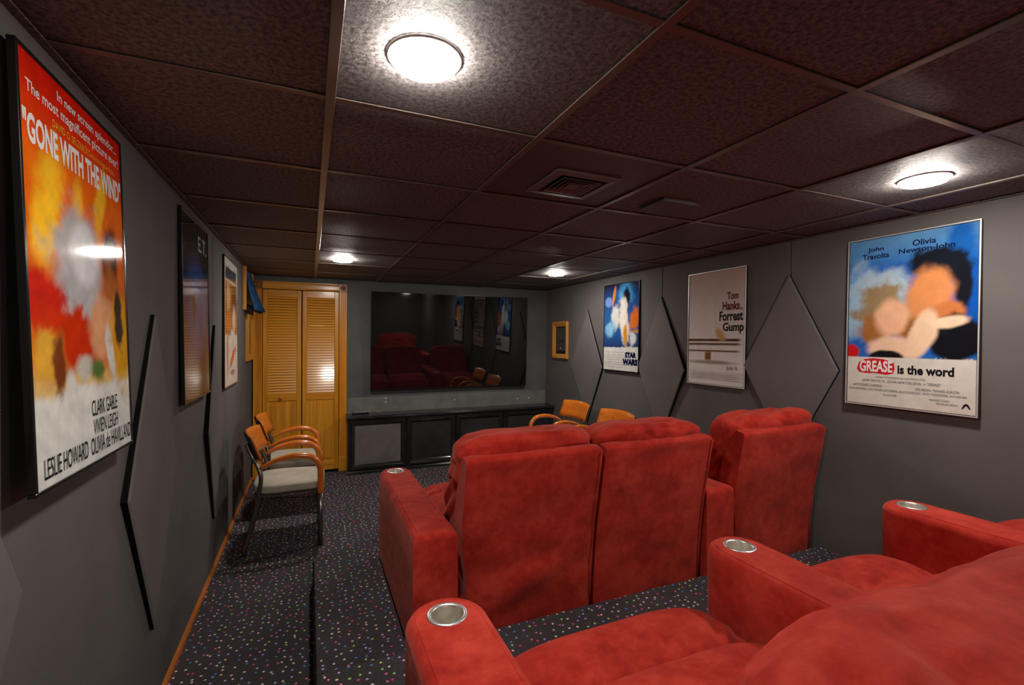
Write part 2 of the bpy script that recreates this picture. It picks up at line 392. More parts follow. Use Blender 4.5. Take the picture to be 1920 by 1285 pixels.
lamp(2.32, -1.5, 'round ceiling downlight behind the camera near the right wall')
v = tag(empty('air_vent', (1.03, 1.747, ZC + .0075)), 'square brown metal ceiling vent with nested louver rings', 'vent')
bm = bmesh.new(); 
def ring(bm, h0, z0, h1, z1):
    a = [bm.verts.new((sx * h0, sy * h0, z0)) for sx, sy in ((-1, -1), (1, -1), (1, 1), (-1, 1))]
    b = [bm.verts.new((sx * h1, sy * h1, z1)) for sx, sy in ((-1, -1), (1, -1), (1, 1), (-1, 1))]
    for i in range(4): bm.faces.new((a[i], a[(i + 1) % 4], b[(i + 1) % 4], b[i]))
ring(bm, .148, 0, .146, -.010); ring(bm, .146, -.010, .112, -.014); ring(bm, .112, -.014, .112, -.001); link('frame', bm, 'ventmetal', v)
bm = bmesh.new(); box(bm, -.112, .112, -.112, .112, -.002, -.001); link('dark_throat', bm, 'ventdark', v)
for h in (.092, .070, .048):
    bm = bmesh.new(); ring(bm, h, -.015, h - .012, -.004); ring(bm, h, -.015, h - .006, -.0155); ring(bm, h - .006, -.0155, h - .015, -.004); link('louver_ring', bm, 'ventmetal', v)
bm = bmesh.new(); box(bm, -.028, .028, -.028, .028, -.014, -.010); link('centre_plate', bm, 'ventmetal', v)
cp = tag(empty('ceiling_plate', (1.62, 1.82, ZC + .008)), 'flat square brown plate hanging just below a ceiling tile beside the vent', 'plate')
bm = bmesh.new(); box(bm, -.112, .112, -.098, .098, -.020, -.014, .002, 1); link('plate', bm, 'smooth', cp)
bm = bmesh.new(); box(bm, -.10, .10, -.088, .088, -.014, 0); link('collar', bm, 'smooth', cp)

# ================================================================== RECLINER ROWS
def wr_noise(amp, fx, fy, fz, seed):
    def f(pos, u):
        q = Vector((pos.x * fx + seed, pos.y * fy, pos.z * fz))
        w = noise.noise(pos * 4 + Vector((seed, 0, 0))); m = max(0, noise.noise(pos * 2.6 + Vector((3, seed, 5))) + .25)
        crease = -(1 - abs(math.sin(24 * (pos.z * 1.0 + pos.x * .42 - pos.y * .5) + 3.0 * w + seed))) ** 2.2 * min(1, 1.8 * m)
        return amp * (1.3 * noise.noise(q) + .5 * (1 - 2 * abs(noise.noise(q * 2.1 + Vector((7, 3, 1))))) + 1.5 * crease)
    return f
def arm_mesh(x0, x1, y0, y1, z0, z1, cy):
    """upholstered arm: stadium nose, soft top edge, round hole for the cup holder"""
    w = (x1 - x0) / 2; cx = (x0 + x1) / 2; ns = 14
    def outline(ins):
        r = w - ins; L = [(cx - r, y0 + ins)]
        L += [(cx - r, y0 + (y1 - w - y0) * t) for t in (.25, .5, .75)]
        L += [(cx - r * math.cos(math.pi * k / ns), y1 - w + r * math.sin(math.pi * k / ns)) for k in range(ns + 1)]
        L += [(cx + r, y0 + (y1 - w - y0) * t) for t in (.75, .5, .25)] + [(cx + r, y0 + ins)]
        return L
    bm = bmesh.new(); R = .030
    levels = [(0, z0 + .03)] + [(0, z0 + (z1 - z0) * t) for t in (.4, .7)] + [(R * (1 - math.cos(a)), z1 - R + R * math.sin(a)) for a in [0, .35, .7, 1.05, 1.4, math.pi / 2]]
    rings = [[bm.verts.new((x, y, z)) for x, y in outline(i)] for i, z in levels]
    n = len(rings[0])
    for a, b in zip(rings, rings[1:]):
        for k in range(n): bm.faces.new((a[k], a[(k + 1) % n], b[(k + 1) % n], b[k]))
    bm.faces.new(rings[0])
    m = 32; hole = [bm.verts.new((cx + .046 * math.cos(2 * math.pi * k / m), cy + .046 * math.sin(2 * math.pi * k / m), z1)) for k in range(m)]
    es = [bm.edges.new((hole[k], hole[(k + 1) % m])) for k in range(m)]
    es += [bm.edges.get((rings[-1][k], rings[-1][(k + 1) % n])) for k in range(n)]
    bmesh.ops.triangle_fill(bm, edges=es, use_beauty=True)
    low = [bm.verts.new((v.co.x, v.co.y, z1 - .03)) for v in hole]
    for k in range(m): bm.faces.new((hole[k], hole[(k + 1) % m], low[(k + 1) % m], low[k]))
    return bm, cx
def arm(root, x0, x1, y0, y1, z0, z1, cy):
    bm, cx = arm_mesh(x0, x1, y0, y1, z0, z1, cy); a = link('armrest', bm, 'velvet', root, True)
    bm = bmesh.new()
    lathe(bm, [(.0385, -.001), (.0395, .0015), (.044, .0035), (.049, .0030), (.0515, .0004), (.0505, -.001)], 40, (cx, cy, z1)); c = link('cup_holder_rim', bm, 'steel', a, True)
    bm = bmesh.new(); lathe(bm, [(.0390, .001), (.0372, -.004), (.0365, -.072), (.033, -.078), (0, -.078)], 40, (cx, cy, z1)); link('cup_well', bm, 'steel_in', a, True)
    bm = bmesh.new()                                     # stitched seam following the top outline
    w = (x1 - x0) / 2 - .024; L = [(cx - w, y0 + .03, z1 + .0003)] + [(cx - w * math.cos(math.pi * k / 14), y1 - .024 - w + w * math.sin(math.pi * k / 14), z1 + .0003) for k in range(15)] + [(cx + w, y0 + .03, z1 + .0003)]
    tube(bm, [(p[0], p[1], p[2] - .0015) for p in L], .0022, 5); link('seam', bm, 'velvet', a, True)
    bm = bmesh.new(); box(bm, x0 + .02, x1 - .02, y0 + .03, y1 - .05, z0, z0 + .032); link('plinth', bm, 'edge', a)
def shell(root, x0, x1, y0, z0, seed):
    """upholstered back shell leaning slightly to the rear, with the slack of its cover"""
    bm = bmesh.new(); nx = 22; notch = 0 if 5 < seed < 10 or Z2 == z0 else .036
    prof = [(.035, .03), (.030, .22), (.005, .45), (-.030, .64), (-.062, .815), (-.060, .829), (-.050, .836), (-.010, .842), (.0, .836), (.06, .70), (.16, .50), (.25, .36), (.26, .03)]
    dense = []
    for (a, b), (c, d) in zip(prof, prof[1:]):
        L = math.hypot(c - a, d - b); k = max(1, int(L / .028))
        dense += [(a + (c - a) * t / k, b + (d - b) * t / k) for t in range(k)]
    dense.append(prof[-1])
    grid = []
    for (py, pz) in dense:
        row = []
        for i in range(nx + 1):
            t = i / nx; x = x0 + (x1 - x0) * t + notch * (1 - t) * min(1, max(0, (.44 - pz) / .16))
            edge = min(t, 1 - t) * (x1 - x0)
            rear = 1.0 if (py < .04 and pz < .80) else 0.0
            q = Vector((x * 4 + seed, pz * 9, seed)); sag = noise.noise(Vector((x * 2.2 + seed * 3, pz * 5.5 - x * 2.0, 0)))
            d = rear * min(1, edge / .05) * (.010 * noise.noise(q) + (.045 if seed < 3 else .018) * max(0, sag) * max(0, 1 - pz / .5))
            inset = .006 if edge < .001 else 0
            row.append(bm.verts.new((x, y0 + py - d + (inset if py < .1 else -inset) , z0 + pz - (inset if pz > .8 else 0))))
        grid.append(row)
    for a, b in zip(grid, grid[1:]):
        for i in range(nx): bm.faces.new((a[i], a[i + 1], b[i + 1], b[i]))
    for i in (0, nx): bm.faces.new([r[i] for r in grid])
    o = link('back_shell', bm, 'velvet', root, True)
    for x in (x1 - .004,):                     # welt down both rear edges
        bm = bmesh.new(); tube(bm, [(x, y0 + p[0] - .001, z0 + p[1]) for p in prof[:5]], .004, 6); link('welt', bm, 'velvet', o, True)
def mark_sharp(o, ang=40):
    me = o.data; bm = bmesh.new(); bm.from_mesh(me)
    for e in bm.edges:
        if len(e.link_faces) == 2 and e.calc_face_angle(0) > math.radians(ang): e.smooth = False
    bm.to_mesh(me); bm.free()
def seat(root, x0, x1, y0, z0, seed, bump=1.0, depth=1.06, head=None, headz=0):
    cx, hw = (x0 + x1) / 2, (x1 - x0) / 2
    bm = bmesh.new(); box(bm, x0 - .012, x1 + .012, y0 + .045, y0 + depth - .20, z0 + .02, z0 + .17, .012, 2); link('base', bm, 'velvet', root, True)
    sh = shell(root, x0, x1, y0, z0, seed)
    # lower back cushion with pleats at its sides
    def pl(pos, u): return (.010 * math.sin(pos.z * 70 + pos.y * 60 + seed) * max(0, abs(u.x) - .55) / .45) + .006 * noise.noise(pos * 7)
    bm = bmesh.new(); puff(bm, (cx, y0 + .20, z0 + .60), (hw + .005, .115, .25), 4.0, 22, pl, (0, -.42)); link('back_cushion', bm, 'velvet', root, True)
    # puffy head cushion folded over the top of the shell
    h = head or (hw + .006, .120, .128)
    bm = bmesh.new(); puff(bm, (cx - .004, y0 + .108, z0 + .790 + headz), h, 3.9, 34, wr_noise(.013 * bump, 3.4, 7, 8, seed), (0.02, -.25)); link('head_cushion', bm, 'velvet', root, True)
    bm = bmesh.new(); puff(bm, (cx, y0 + .520, z0 + .368), (hw + .002, .280, .086), 5.4, 18, wr_noise(.004, 3, 3, 3, seed + 5)); link('seat_cushion', bm, 'velvet', root, True)
    def rib(pos, u): return .006 * noise.noise(Vector((pos.x * 3, seed, 0))) + (.017 * (abs(math.sin(pos.x * 30 + 5 * noise.noise(pos * 4) - pos.y * 34)) - .6) * max(0, min(1, .55 - u.y)) * max(0, u.z + .1))
    bm = bmesh.new(); puff(bm, (cx, y0 + depth - .16, z0 + .303), (hw + .004, .14, .132), 3.8, 28, rib); link('footrest', bm, 'velvet', root, True)

row1 = tag(empty('recliner_row', (1.65, 2.4, Z1)), 'front row of red velvet theater recliners with their backs to the camera', 'recliner')
row2 = tag(empty('recliner_row', (1.3, .65, Z2)), 'nearest row of red velvet recliners with three steel cup holders, lower right', 'recliner')
def reroot(root, before):
    inv = Matrix.Translation(root.location).inverted()
    for o in bpy.data.objects:
        if o.name not in before and o.parent == root: o.matrix_parent_inverse = inv
before = set(o.name for o in bpy.data.objects)
YA = 1.905
for i, (a, b) in enumerate(((.595, 1.263), (1.286, 1.955), (2.190, 2.866))): seat(row1, a, b, YA, Z1, 2.3 + 5.1 * i, .9, 1.06)
for a, b in ((.387, .577), (1.974, 2.175)): arm(row1, a, b, YA - .005, 3.00, Z1, .678, 2.90)
reroot(row1, before)
before = set(o.name for o in bpy.data.objects)
YA2 = .165
for i, (a, b) in enumerate(((.428, 1.204), (1.432, 2.196))): seat(row2, a, b, YA2, Z2, 11.7 + 4.3 * i, 1.2, 1.06, ((b - a) / 2 + .042, .168, .170), .004)
bm = bmesh.new(); puff(bm, (2.665, .72, Z2 + .36), (.245, .32, .20), 3.2, 18, wr_noise(.006, 3, 3, 3, 3)); link('seat_cushion', bm, 'velvet', row2, True)
bm = bmesh.new(); box(bm, 2.42, 2.90, .20, 1.0, Z2 + .02, Z2 + .19, .012, 2); link('base', bm, 'velvet', row2, True)
for a, b in ((.212, .418), (1.214, 1.421), (2.205, 2.412)): arm(row2, a, b, YA2, 1.222, Z2, .80, 1.126)
reroot(row2, before)
for o in bpy.data.objects:
    if o.name.split('.')[0] in ('armrest', 'back_shell', 'base'): mark_sharp(o, 50)

# ================================================================== SIDE CHAIRS
def make_chair(label):
    t = tag(empty('side_chair'), label, 'chair', 'wooden-armed chairs along the walls')
    hw = .225
    def cush(pos, u): return .006 * noise.noise(pos * 5)
    bm = bmesh.new(); puff(bm, (.035, 0, .435), (.235, hw + .008, .042), 4.5, 14, cush); link('seat', bm, 'beige', t, True)
    bm = bmesh.new(); box(bm, -.19, .235, -hw + .02, hw - .02, .385, .402, .003, 1); link('seat_frame', bm, 'chairleg', t)
    # curved plywood back, a black pad behind
    def back(off, th, ins):
        bm = bmesh.new(); n, m = 16, 5; A = []; C = []
        for i in range(n + 1):
            s = -1 + 2 * i / n; y = s * (.260 - ins); dx = .055 * s * s
            ra, rc = [], []
            for k in range(m + 1):
                q = k / m; z = .645 + ins + (.170 - 2 * ins) * q + .016 * (1 - s * s) * (q - .2)
                x = -.186 - .062 * q + dx + off
                ra.append(bm.verts.new((x, y, z))); rc.append(bm.verts.new((x - th, y, z)))
            A.append(ra); C.append(rc)
        for i in range(n):
            for k in range(m):
                bm.faces.new((A[i][k], A[i + 1][k], A[i + 1][k + 1], A[i][k + 1])); bm.faces.new((C[i][k], C[i][k + 1], C[i + 1][k + 1], C[i + 1][k]))
        for i in range(n):
            for k in (0, m): bm.faces.new((A[i][k], A[i + 1][k], C[i + 1][k], C[i][k]))
        for k in range(m):
            for i in (0, n): bm.faces.new((A[i][k], A[i][k + 1], C[i][k + 1], C[i][k]))
        return bm
    bk = link('backrest', back(0, .012, 0), 'chairwood', t, True); link('back_pad', back(-.0125, .012, .012), 'blackback', bk, True)
    for sy in (-.17, .17):
        bm = bmesh.new(); lathe(bm, [(.008, 0), (.007, .003), (0, .004)], 12)
        bmesh.ops.rotate(bm, verts=bm.verts[:], matrix=Matrix.Rotation(math.pi / 2, 3, 'Y')); bmesh.ops.translate(bm, verts=bm.verts[:], vec=(-.216, sy * .5, .745)); link('bolt_cap', bm, 'chrome', bk, True)
    for s in (-1, 1):
        y = s * hw
        bm = bmesh.new(); tube(bm, smoothpath([(-.243, y, .002), (-.20, y, .20), (-.158, y, .40), (-.143, y * .98, .52), (-.165, y * .9, .60), (-.205, y * .78, .67), (-.238, y * .72, .75)], 5), .0145, 10); link('rear_leg', bm, 'chairleg', t, True)
        bm = bmesh.new(); tube(bm, [(.236, y, 0), (.236, y, .385)], .0185, 12); link('front_leg', bm, 'chairleg', t, True)
        bm = bmesh.new()
        path = smoothpath([(-.138, y, .592), (-.06, y, .632), (.05, y, .655), (.15, y, .648), (.205, y, .615), (.232, y, .56), (.237, y, .48), (.236, y, .375)], 7)
        rr = [.012 + .0095 * min(1, i / 14) for i in range(len(path))]
        tube(bm, path, rr, 12); ar = link('armrest', bm, 'chairwood', t, True)
        bm = bmesh.new(); tube(bm, [(-.152, y * .97, .588), (-.132, y, .595)], .006, 8); link('arm_ferrule', bm, 'chrome', ar, True)
    return t
def dup(root, label, loc, rz):
    r = root.copy(); COL.objects.link(r); r.location = loc; r.rotation_euler = (0, 0, rz); r['label'] = label
    for ch in list(root.children):
        c = ch.copy(); COL.objects.link(c); c.parent = r
        for g in list(ch.children):
            d = g.copy(); COL.objects.link(d); d.parent = c
    return r
ch = make_chair('wooden-armed chair with beige seat by the left wall, nearer of the two')
ch.location = (-.165, 3.855, 0)
dup(ch, 'wooden-armed chair with beige seat by the left wall, next to the louvered door', (-.165, 4.53, 0), 0)
dup(ch, 'wooden-armed chair by the right wall, farther one beside the black cabinet', (2.43, 4.34, 0), math.pi)
dup(ch, 'wooden-armed chair by the right wall, nearer one half hidden behind red recliners', (2.44, 3.62, 0), math.pi)

# ================================================================== TELEVISION, CABINET
TVL = Vector((1.61, YB - .05, .9))
tv = tag(empty('television', (0, 0, 0)), 'huge black flat-screen television hung on the dark back wall', 'television')
def part(name, bm, mat, root, smooth=False):
    o = link(name, bm, mat, root, smooth); o.matrix_parent_inverse = Matrix.Translation(root.location).inverted(); return o
bm = bmesh.new(); box(bm, .70, 2.52, YB - .036, YB - .012, .96, 1.90); part('back_case', bm, 'bezel', tv)
bm = bmesh.new()
box(bm, .632, 2.592, YB - .06, YB - .035, .892, .906, .003, 1); box(bm, .632, 2.592, YB - .06, YB - .035, 2.022, 2.030, .002, 1)
box(bm, .632, .640, YB - .06, YB - .035, .906, 2.022, .002, 1); box(bm, 2.584, 2.592, YB - .06, YB - .035, .906, 2.022, .002, 1); part('bezel', bm, 'bezel', tv)
bm = bmesh.new(); box(bm, .640, 2.584, YB - .057, YB - .036, .906, 2.022); part('screen', bm, 'screen', tv)
tv.matrix_world = Matrix.Translation(TVL) @ Matrix.Rotation(.042, 4, 'X') @ Matrix.Translation(-TVL)

cb = tag(empty('media_cabinet', (1.64, 5.37, 0)), 'long low glossy black cabinet with cloth-covered doors under the television', 'cabinet')
yf = 5.37
bm = bmesh.new(); box(bm, .376, 2.905, yf + .012, YB - .001, .02, .60); part('carcass', bm, 'gloss', cb)
bm = bmesh.new(); prism(bm, [(yf - .022, .605), (yf - .024, .622), (yf - .016, .638), (YB - .023, .642), (YB - .023, .600), (yf - .008, .600)], 0, .366, 2.91, .002, 1); part('top', bm, 'gloss', cb)
bm = bmesh.new(); prism(bm, [(yf + .012, 0), (yf - .016, 0), (yf - .016, .022), (yf - .006, .036), (yf + .012, .038)], 0, .372, 2.905); part('plinth', bm, 'gloss', cb)
def cab_door(x0, x1, cloth):
    z0, z1 = .046, .590
    bm = bmesh.new()
    prof = [(0, .012), (0, -.004), (.010, -.012), (.022, -.006), (.028, -.016), (.040, -.013), (.050, -.002), (.058, .004)]
    loops = []
    for ins, dy in prof:
        loops.append([bm.verts.new((x, yf + dy, z)) for x, z in ((x0 + ins, z0 + ins), (x1 - ins, z0 + ins), (x1 - ins, z1 - ins), (x0 + ins, z1 - ins))])
    for a, b in zip(loops, loops[1:]):
        for i in range(4): bm.faces.new((a[i], a[(i + 1) % 4], b[(i + 1) % 4], b[i]))
    d = part('door', bm, 'gloss', cb)
    bm = bmesh.new(); n = 24; g = []
    for i in range(n + 1):
        r = []
        for k in range(n + 1):
            u, w = i / n, k / n; e = min(u, 1 - u, w, 1 - w)
            fold = .006 * math.sin((u * 1.0 - w * .75) * 20) * max(0, 1 - abs(u + w - 1.35) * 1.3) * max(0, u - .25) if cloth == 'clothgrey' else .006 * noise.noise(Vector((u * 3 + x0, w * 3, 1)))
            r.append(bm.verts.new((x0 + .052 + (x1 - x0 - .104) * u, yf + .004 - min(1, e * 6) * (.004 + fold), z0 + .052 + (z1 - z0 - .104) * w)))
        g.append(r)
    for i in range(n):
        for k in range(n): bm.faces.new((g[i][k], g[i + 1][k], g[i + 1][k + 1], g[i][k + 1]))
    o = link('cloth_panel', bm, cloth, d, True)
for a, b, cl in ((.395, 1.005, 'clothgrey'), (1.020, 1.585, 'clothblack'), (1.602, 2.196, 'clothblack'), (2.214, 2.885, 'clothblack')): cab_door(a, b, cl)
for x in (.725, 2.33):
    bm = bmesh.new(); box(bm, x - .032, x + .032, YB - .046, YB - .024, .6415, .6445, .001, 1); tube(bm, [(x - .032, YB - .027, .646), (x + .032, YB - .027, .646)], .005, 8); part('hinge', bm, 'brass', cb)
rc = tag(empty('remote_control', (.52, 5.50, .642)), 'slim black remote control lying on the black cabinet', 'remote')
bm = bmesh.new(); box(bm, .43, .61, 5.482, 5.520, .6425, .660, .004, 2); part('body', bm, 'blackplastic', rc)
for k in range(7):
    bm = bmesh.new(); box(bm, .462 + k * .019, .474 + k * .019, 5.494, 5.508, .660, .6625, .001, 1); part('button', bm, 'silver', rc)

# ================================================================== POSTERS
def paint(nu, nv, bg, blobs, seed, grain=.05, ns=(5, 7)):
    """a flat abstract colour print: soft-edged patches laid over a graded ground"""
    u, v = np.meshgrid((np.arange(nu) + .5) / nu, (np.arange(nv) + .5) / nv, indexing='ij')
    rng = np.random.RandomState(seed)
    def fbm(s):
        out = np.zeros_like(u)
        for k in range(5):
            a, b, c, d = rng.uniform(-1, 1, 4); f = 2.2 ** k
            out += np.sin(s[0] * f * (u * 2 + a) + 3 * np.sin(s[1] * f * .7 * v + b * 6) + c * 6) * np.sin(s[1] * f * (v * 2 + d) + 2 * np.sin(s[0] * f * u + a * 5)) / (1.7 ** k)
        return out * .5
    w1, w2, g = fbm(ns), fbm(ns), fbm((ns[0] * 2, ns[1] * 2))
    vs = [b[0] for b in bg]; col = np.stack([np.interp(v + w1 * .02, vs, [lin(*b[1])[c] for b in bg]) for c in range(3)], -1)
    for bl in blobs:
        x, y, rx, ry, c, soft = bl[:6]; rot = bl[6] if len(bl) > 6 else 0; wob = bl[7] if len(bl) > 7 else .35; box_ = bl[8] if len(bl) > 8 else False
        du, dv = u - x, (v - y) * 1.5; cr, sr = math.cos(rot), math.sin(rot)
        a, b = (du * cr + dv * sr) / rx, (-du * sr + dv * cr) / (ry * 1.5)
        d = (np.maximum(abs(a), abs(b)) if box_ else np.sqrt(a * a + b * b)) + wob * (w2 + .6 * g) * .45
        al = np.clip((1 + soft / 2 - d) / max(soft, .01), 0, 1)[..., None]; al = al * al * (3 - 2 * al)
        col = col * (1 - al) + np.array(lin(*c)[:3]) * al
    return np.clip(col * (1 + grain * 2 * g[..., None]), 0, 1)
def text_bm(bm, s, x0, x1, y0, y1, bold=0.0, z=.0012, mi=0, shear=0.0):
    """lettering set in the built-in face and fitted to a box (x right, y up)"""
    cu = bpy.data.curves.new('t', 'FONT'); cu.body = s; cu.size = 1; cu.offset = bold; cu.resolution_u = 3; cu.shear = shear
    ob = bpy.data.objects.new('t', cu); COL.objects.link(ob); bpy.context.view_layer.update()
    me = bpy.data.meshes.new_from_object(ob.evaluated_get(bpy.context.evaluated_depsgraph_get()))
    co = np.array([v.co[:] for v in me.vertices]); lo, hi = co.min(0), co.max(0)
    vs = [bm.verts.new((x0 + (p[0] - lo[0]) / (hi[0] - lo[0]) * (x1 - x0), y0 + (p[1] - lo[1]) / (hi[1] - lo[1]) * (y1 - y0), z)) for p in co]
    for p in me.polygons:
        try: f = bm.faces.new([vs[i] for i in p.vertices]); f.material_index = mi
        except ValueError: pass
    bpy.data.objects.remove(ob); bpy.data.curves.remove(cu); bpy.data.meshes.remove(me)
def poster(name, label, wall, ya, yb, z0, z1, off_t, off_b, img, texts, frame, marks=()):
    """ya = edge at the viewer's left, yb = right edge; off = stand-off of top and bottom from the wall"""
    left = wall == 'left'; X = XL if left else XR; sg = 1 if left else -1
    Wd, H = abs(yb - ya), z1 - z0
    Uax = Vector((0, 1 if yb > ya else -1, 0)); V = Vector((sg * (off_t - off_b), 0, H)).normalized(); N = Uax.cross(V)
    m = Matrix((Uax, V, N)).transposed().to_4x4(); m.translation = Vector((X + sg * off_b, (ya + yb) / 2, z0))
    t = tag(empty(name, mat=m), label, 'poster', 'framed posters on the side walls'); hw = Wd / 2; fw = .009
    bm = bmesh.new()
    for a, b, c, d in ((-hw, hw, 0, fw), (-hw, hw, H - fw, H), (-hw, -hw + fw, fw, H - fw), (hw - fw, hw, fw, H - fw)): box(bm, a, b, c, d, -.012, .003, .001, 1)
    fr = link('frame', bm, 'blackframe', t)
    bm = bmesh.new(); box(bm, -hw + .002, hw - .002, .002, H - .002, -.010, -.003); link('backing_board', bm, 'blackframe', t)
    if frame == 'silver':
        bm = bmesh.new(); q = .0062
        for a, b, c, d in ((-hw, hw, 0, q), (-hw, hw, H - q, H), (-hw, -hw + q, q, H - q), (hw - q, hw, q, H - q)): box(bm, a, b, c, d, .003, .0045)
        link('silver_edge', bm, 'silverframe', fr)
    nu, nv = img.shape[:2]; bm = bmesh.new(); w2, h2 = hw - fw * .8, H - fw * 1.6
    g = [[bm.verts.new((-w2 + 2 * w2 * i / (nu - 1), fw * .8 + h2 * (1 - k / (nv - 1)), 0)) for k in range(nv)] for i in range(nu)]
    for i in range(nu - 1):
        for k in range(nv - 1): bm.faces.new((g[i][k + 1], g[i + 1][k + 1], g[i + 1][k], g[i][k]))
    sh = link('printed_sheet', bm, 'poster', t)
    at = sh.data.color_attributes.new('Col', 'FLOAT_COLOR', 'POINT')
    rgba = np.ones((nu * nv, 4), np.float32); rgba[:, :3] = img.reshape(-1, 3); at.data.foreach_set('color', rgba.ravel())
    sh.data.polygons.foreach_set('use_smooth', [True] * len(sh.data.polygons))
    fx = lambda u: -hw + u * Wd; fy = lambda v: H * (1 - v)
    byink = {}
    for tx in texts: byink.setdefault(tx[5], []).append(tx)
    for n, (ink, ts) in enumerate(byink.items()):
        for s, u0, u1, v0, v1, ink, bold in ts:
            bm = bmesh.new(); text_bm(bm, s, fx(u0), fx(u1), fy(v1), fy(v0), bold, .0009 + .0004 * n); link('lettering', bm, ink, sh)
    for poly, ink, lift in marks:
        bm = bmesh.new(); bm.faces.new([bm.verts.new((fx(a), fy(b), lift)) for a, b in poly]); link('printed_mark', bm, ink, sh)
    return t
# 1. red and orange poster, left wall, nearest
img = paint(90, 140, [(0, (214, 24, 8)), (.09, (216, 40, 10)), (.16, (224, 74, 14)), (.24, (228, 106, 18)), (.42, (214, 96, 20)), (.7, (206, 120, 30)), (.775, (226, 190, 120)), (.79, (226, 226, 220)), (1, (220, 222, 220))], [
    (.18, .36, .10, .17, (246, 190, 40), .9, .3, .9), (.70, .25, .05, .10, (240, 180, 40), .9, .3, .9), (.45, .30, .05, .08, (236, 170, 40), .9, .2, .9),
    (.42, .50, .26, .18, (176, 172, 174), .7, .25, .8), (.50, .42, .14, .08, (214, 214, 216), .6), (.80, .42, .10, .11, (58, 34, 24), .5, 0, .7), (.80, .52, .11, .10, (170, 96, 44), .7, 0, .8),
    (.12, .56, .17, .09, (196, 38, 22), .6, .3, .8), (.40, .66, .34, .075, (200, 50, 18), .5, .15, .9), (.66, .62, .13, .10, (222, 160, 116), .6, .6, .7), (.76, .70, .045, .08, (224, 220, 214), .5, -.3, .7),
    (.90, .66, .11, .13, (222, 160, 20), .7, 0, .9), (.88, .60, .05, .09, (70, 50, 34), .6, 0, .9), (.14, .70, .12, .06, (226, 170, 60), .8, 0, 1), (.22, .72, .05, .07, (120, 60, 30), .7, 0, 1), (.46, .73, .09, .04, (204, 198, 186), .6, 0, .8),
    (.58, .74, .08, .03, (90, 120, 60), .8, 0, 1), (.32, .79, .05, .05, (214, 210, 206), .7, 0, .8)], 11, .10, (5, 9))
poster('framed_poster', 'tall red-orange poster with white footer, nearest one on the left wall', 'left', 1.25, 1.815, 1.155, 2.085, .022, .055, img, [
    ('In new screen splendor...', .30, .93, .030, .062, 'ink_w', .012), ('The most magnificent picture ever!', .06, .95, .068, .104, 'ink_w', .012),
    ("DAVID O. SELZNICK'S", .25, .60, .112, .132, 'ink_y', 0), ('PRODUCTION OF MARGARET MITCHELL\'S', .61, .90, .118, .130, 'ink_y', 0),
    ('"GONE WITH THE WIND"', .03, .975, .139, .210, 'ink_w', .036),
    ('CLARK GABLE', .50, .80, .822, .866, 'ink_k', .0), ('VIVIEN LEIGH', .51, .80, .876, .918, 'ink_k', .0), ('LESLIE HOWARD  OLIVIA de HAVILLAND', .07, .975, .925, .972, 'ink_k', .0)], 'black')
# 2. dark blue night poster
img = paint(70, 110, [(0, (20, 26, 32)), (.2, (26, 36, 48)), (.34, (34, 60, 104)), (.5, (40, 56, 110)), (.62, (44, 40, 78)), (.8, (26, 24, 44)), (1, (20, 18, 30))], [
    (.5, .50, .34, .26, (70, 90, 150), .9, 0, .2), (.5, .34, .22, .09, (50, 96, 168), .9, 0, .3), (.4, .47, .06, .07, (70, 46, 40), .7, 0, .8)], 5, .10)
poster('framed_poster', 'dark glossy blue-black poster, second from the camera on the left wall', 'left', 2.60, 3.215, 1.170, 2.100, .012, .030, img, [
    ('E.T.', .58, .93, .075, .165, 'ink_s', .02)], 'black')
# 3. white-bordered sepia poster
img = paint(70, 110, [(0, (222, 220, 214)), (.055, (218, 216, 210)), (.06, (206, 200, 190)), (.55, (196, 160, 120)), (.62, (210, 206, 200)), (1, (214, 212, 208))], [
    (.5, .115, .40, .045, (70, 70, 72), .15, 0, .3, True), (.5, .39, .42, .205, (146, 92, 46), .12, 0, .1, True), (.3, .30, .14, .10, (206, 160, 110), .8, 0, .9), (.68, .28, .16, .08, (90, 54, 28), .8, 0, .9), (.7, .47, .12, .10, (214, 190, 160), .7, 0, .6), (.3, .50, .16, .07, (196, 120, 60), .8, 0, .9),
    (.62, .62, .20, .07, (206, 204, 200), .6, 0, .5), (.60, .775, .26, .035, (196, 84, 66), .7, -.5, .9), (.22, .72, .05, .17, (178, 110, 74), .8, 0, .9), (.56, .90, .18, .02, (120, 118, 116), .6, 0, .9)], 21, .08)
poster('framed_poster', 'white-bordered sepia and red poster on the left wall beside the blue cloth rack', 'left', 3.80, 4.46, 1.125, 2.075, .010, .016, img, [], 'black')
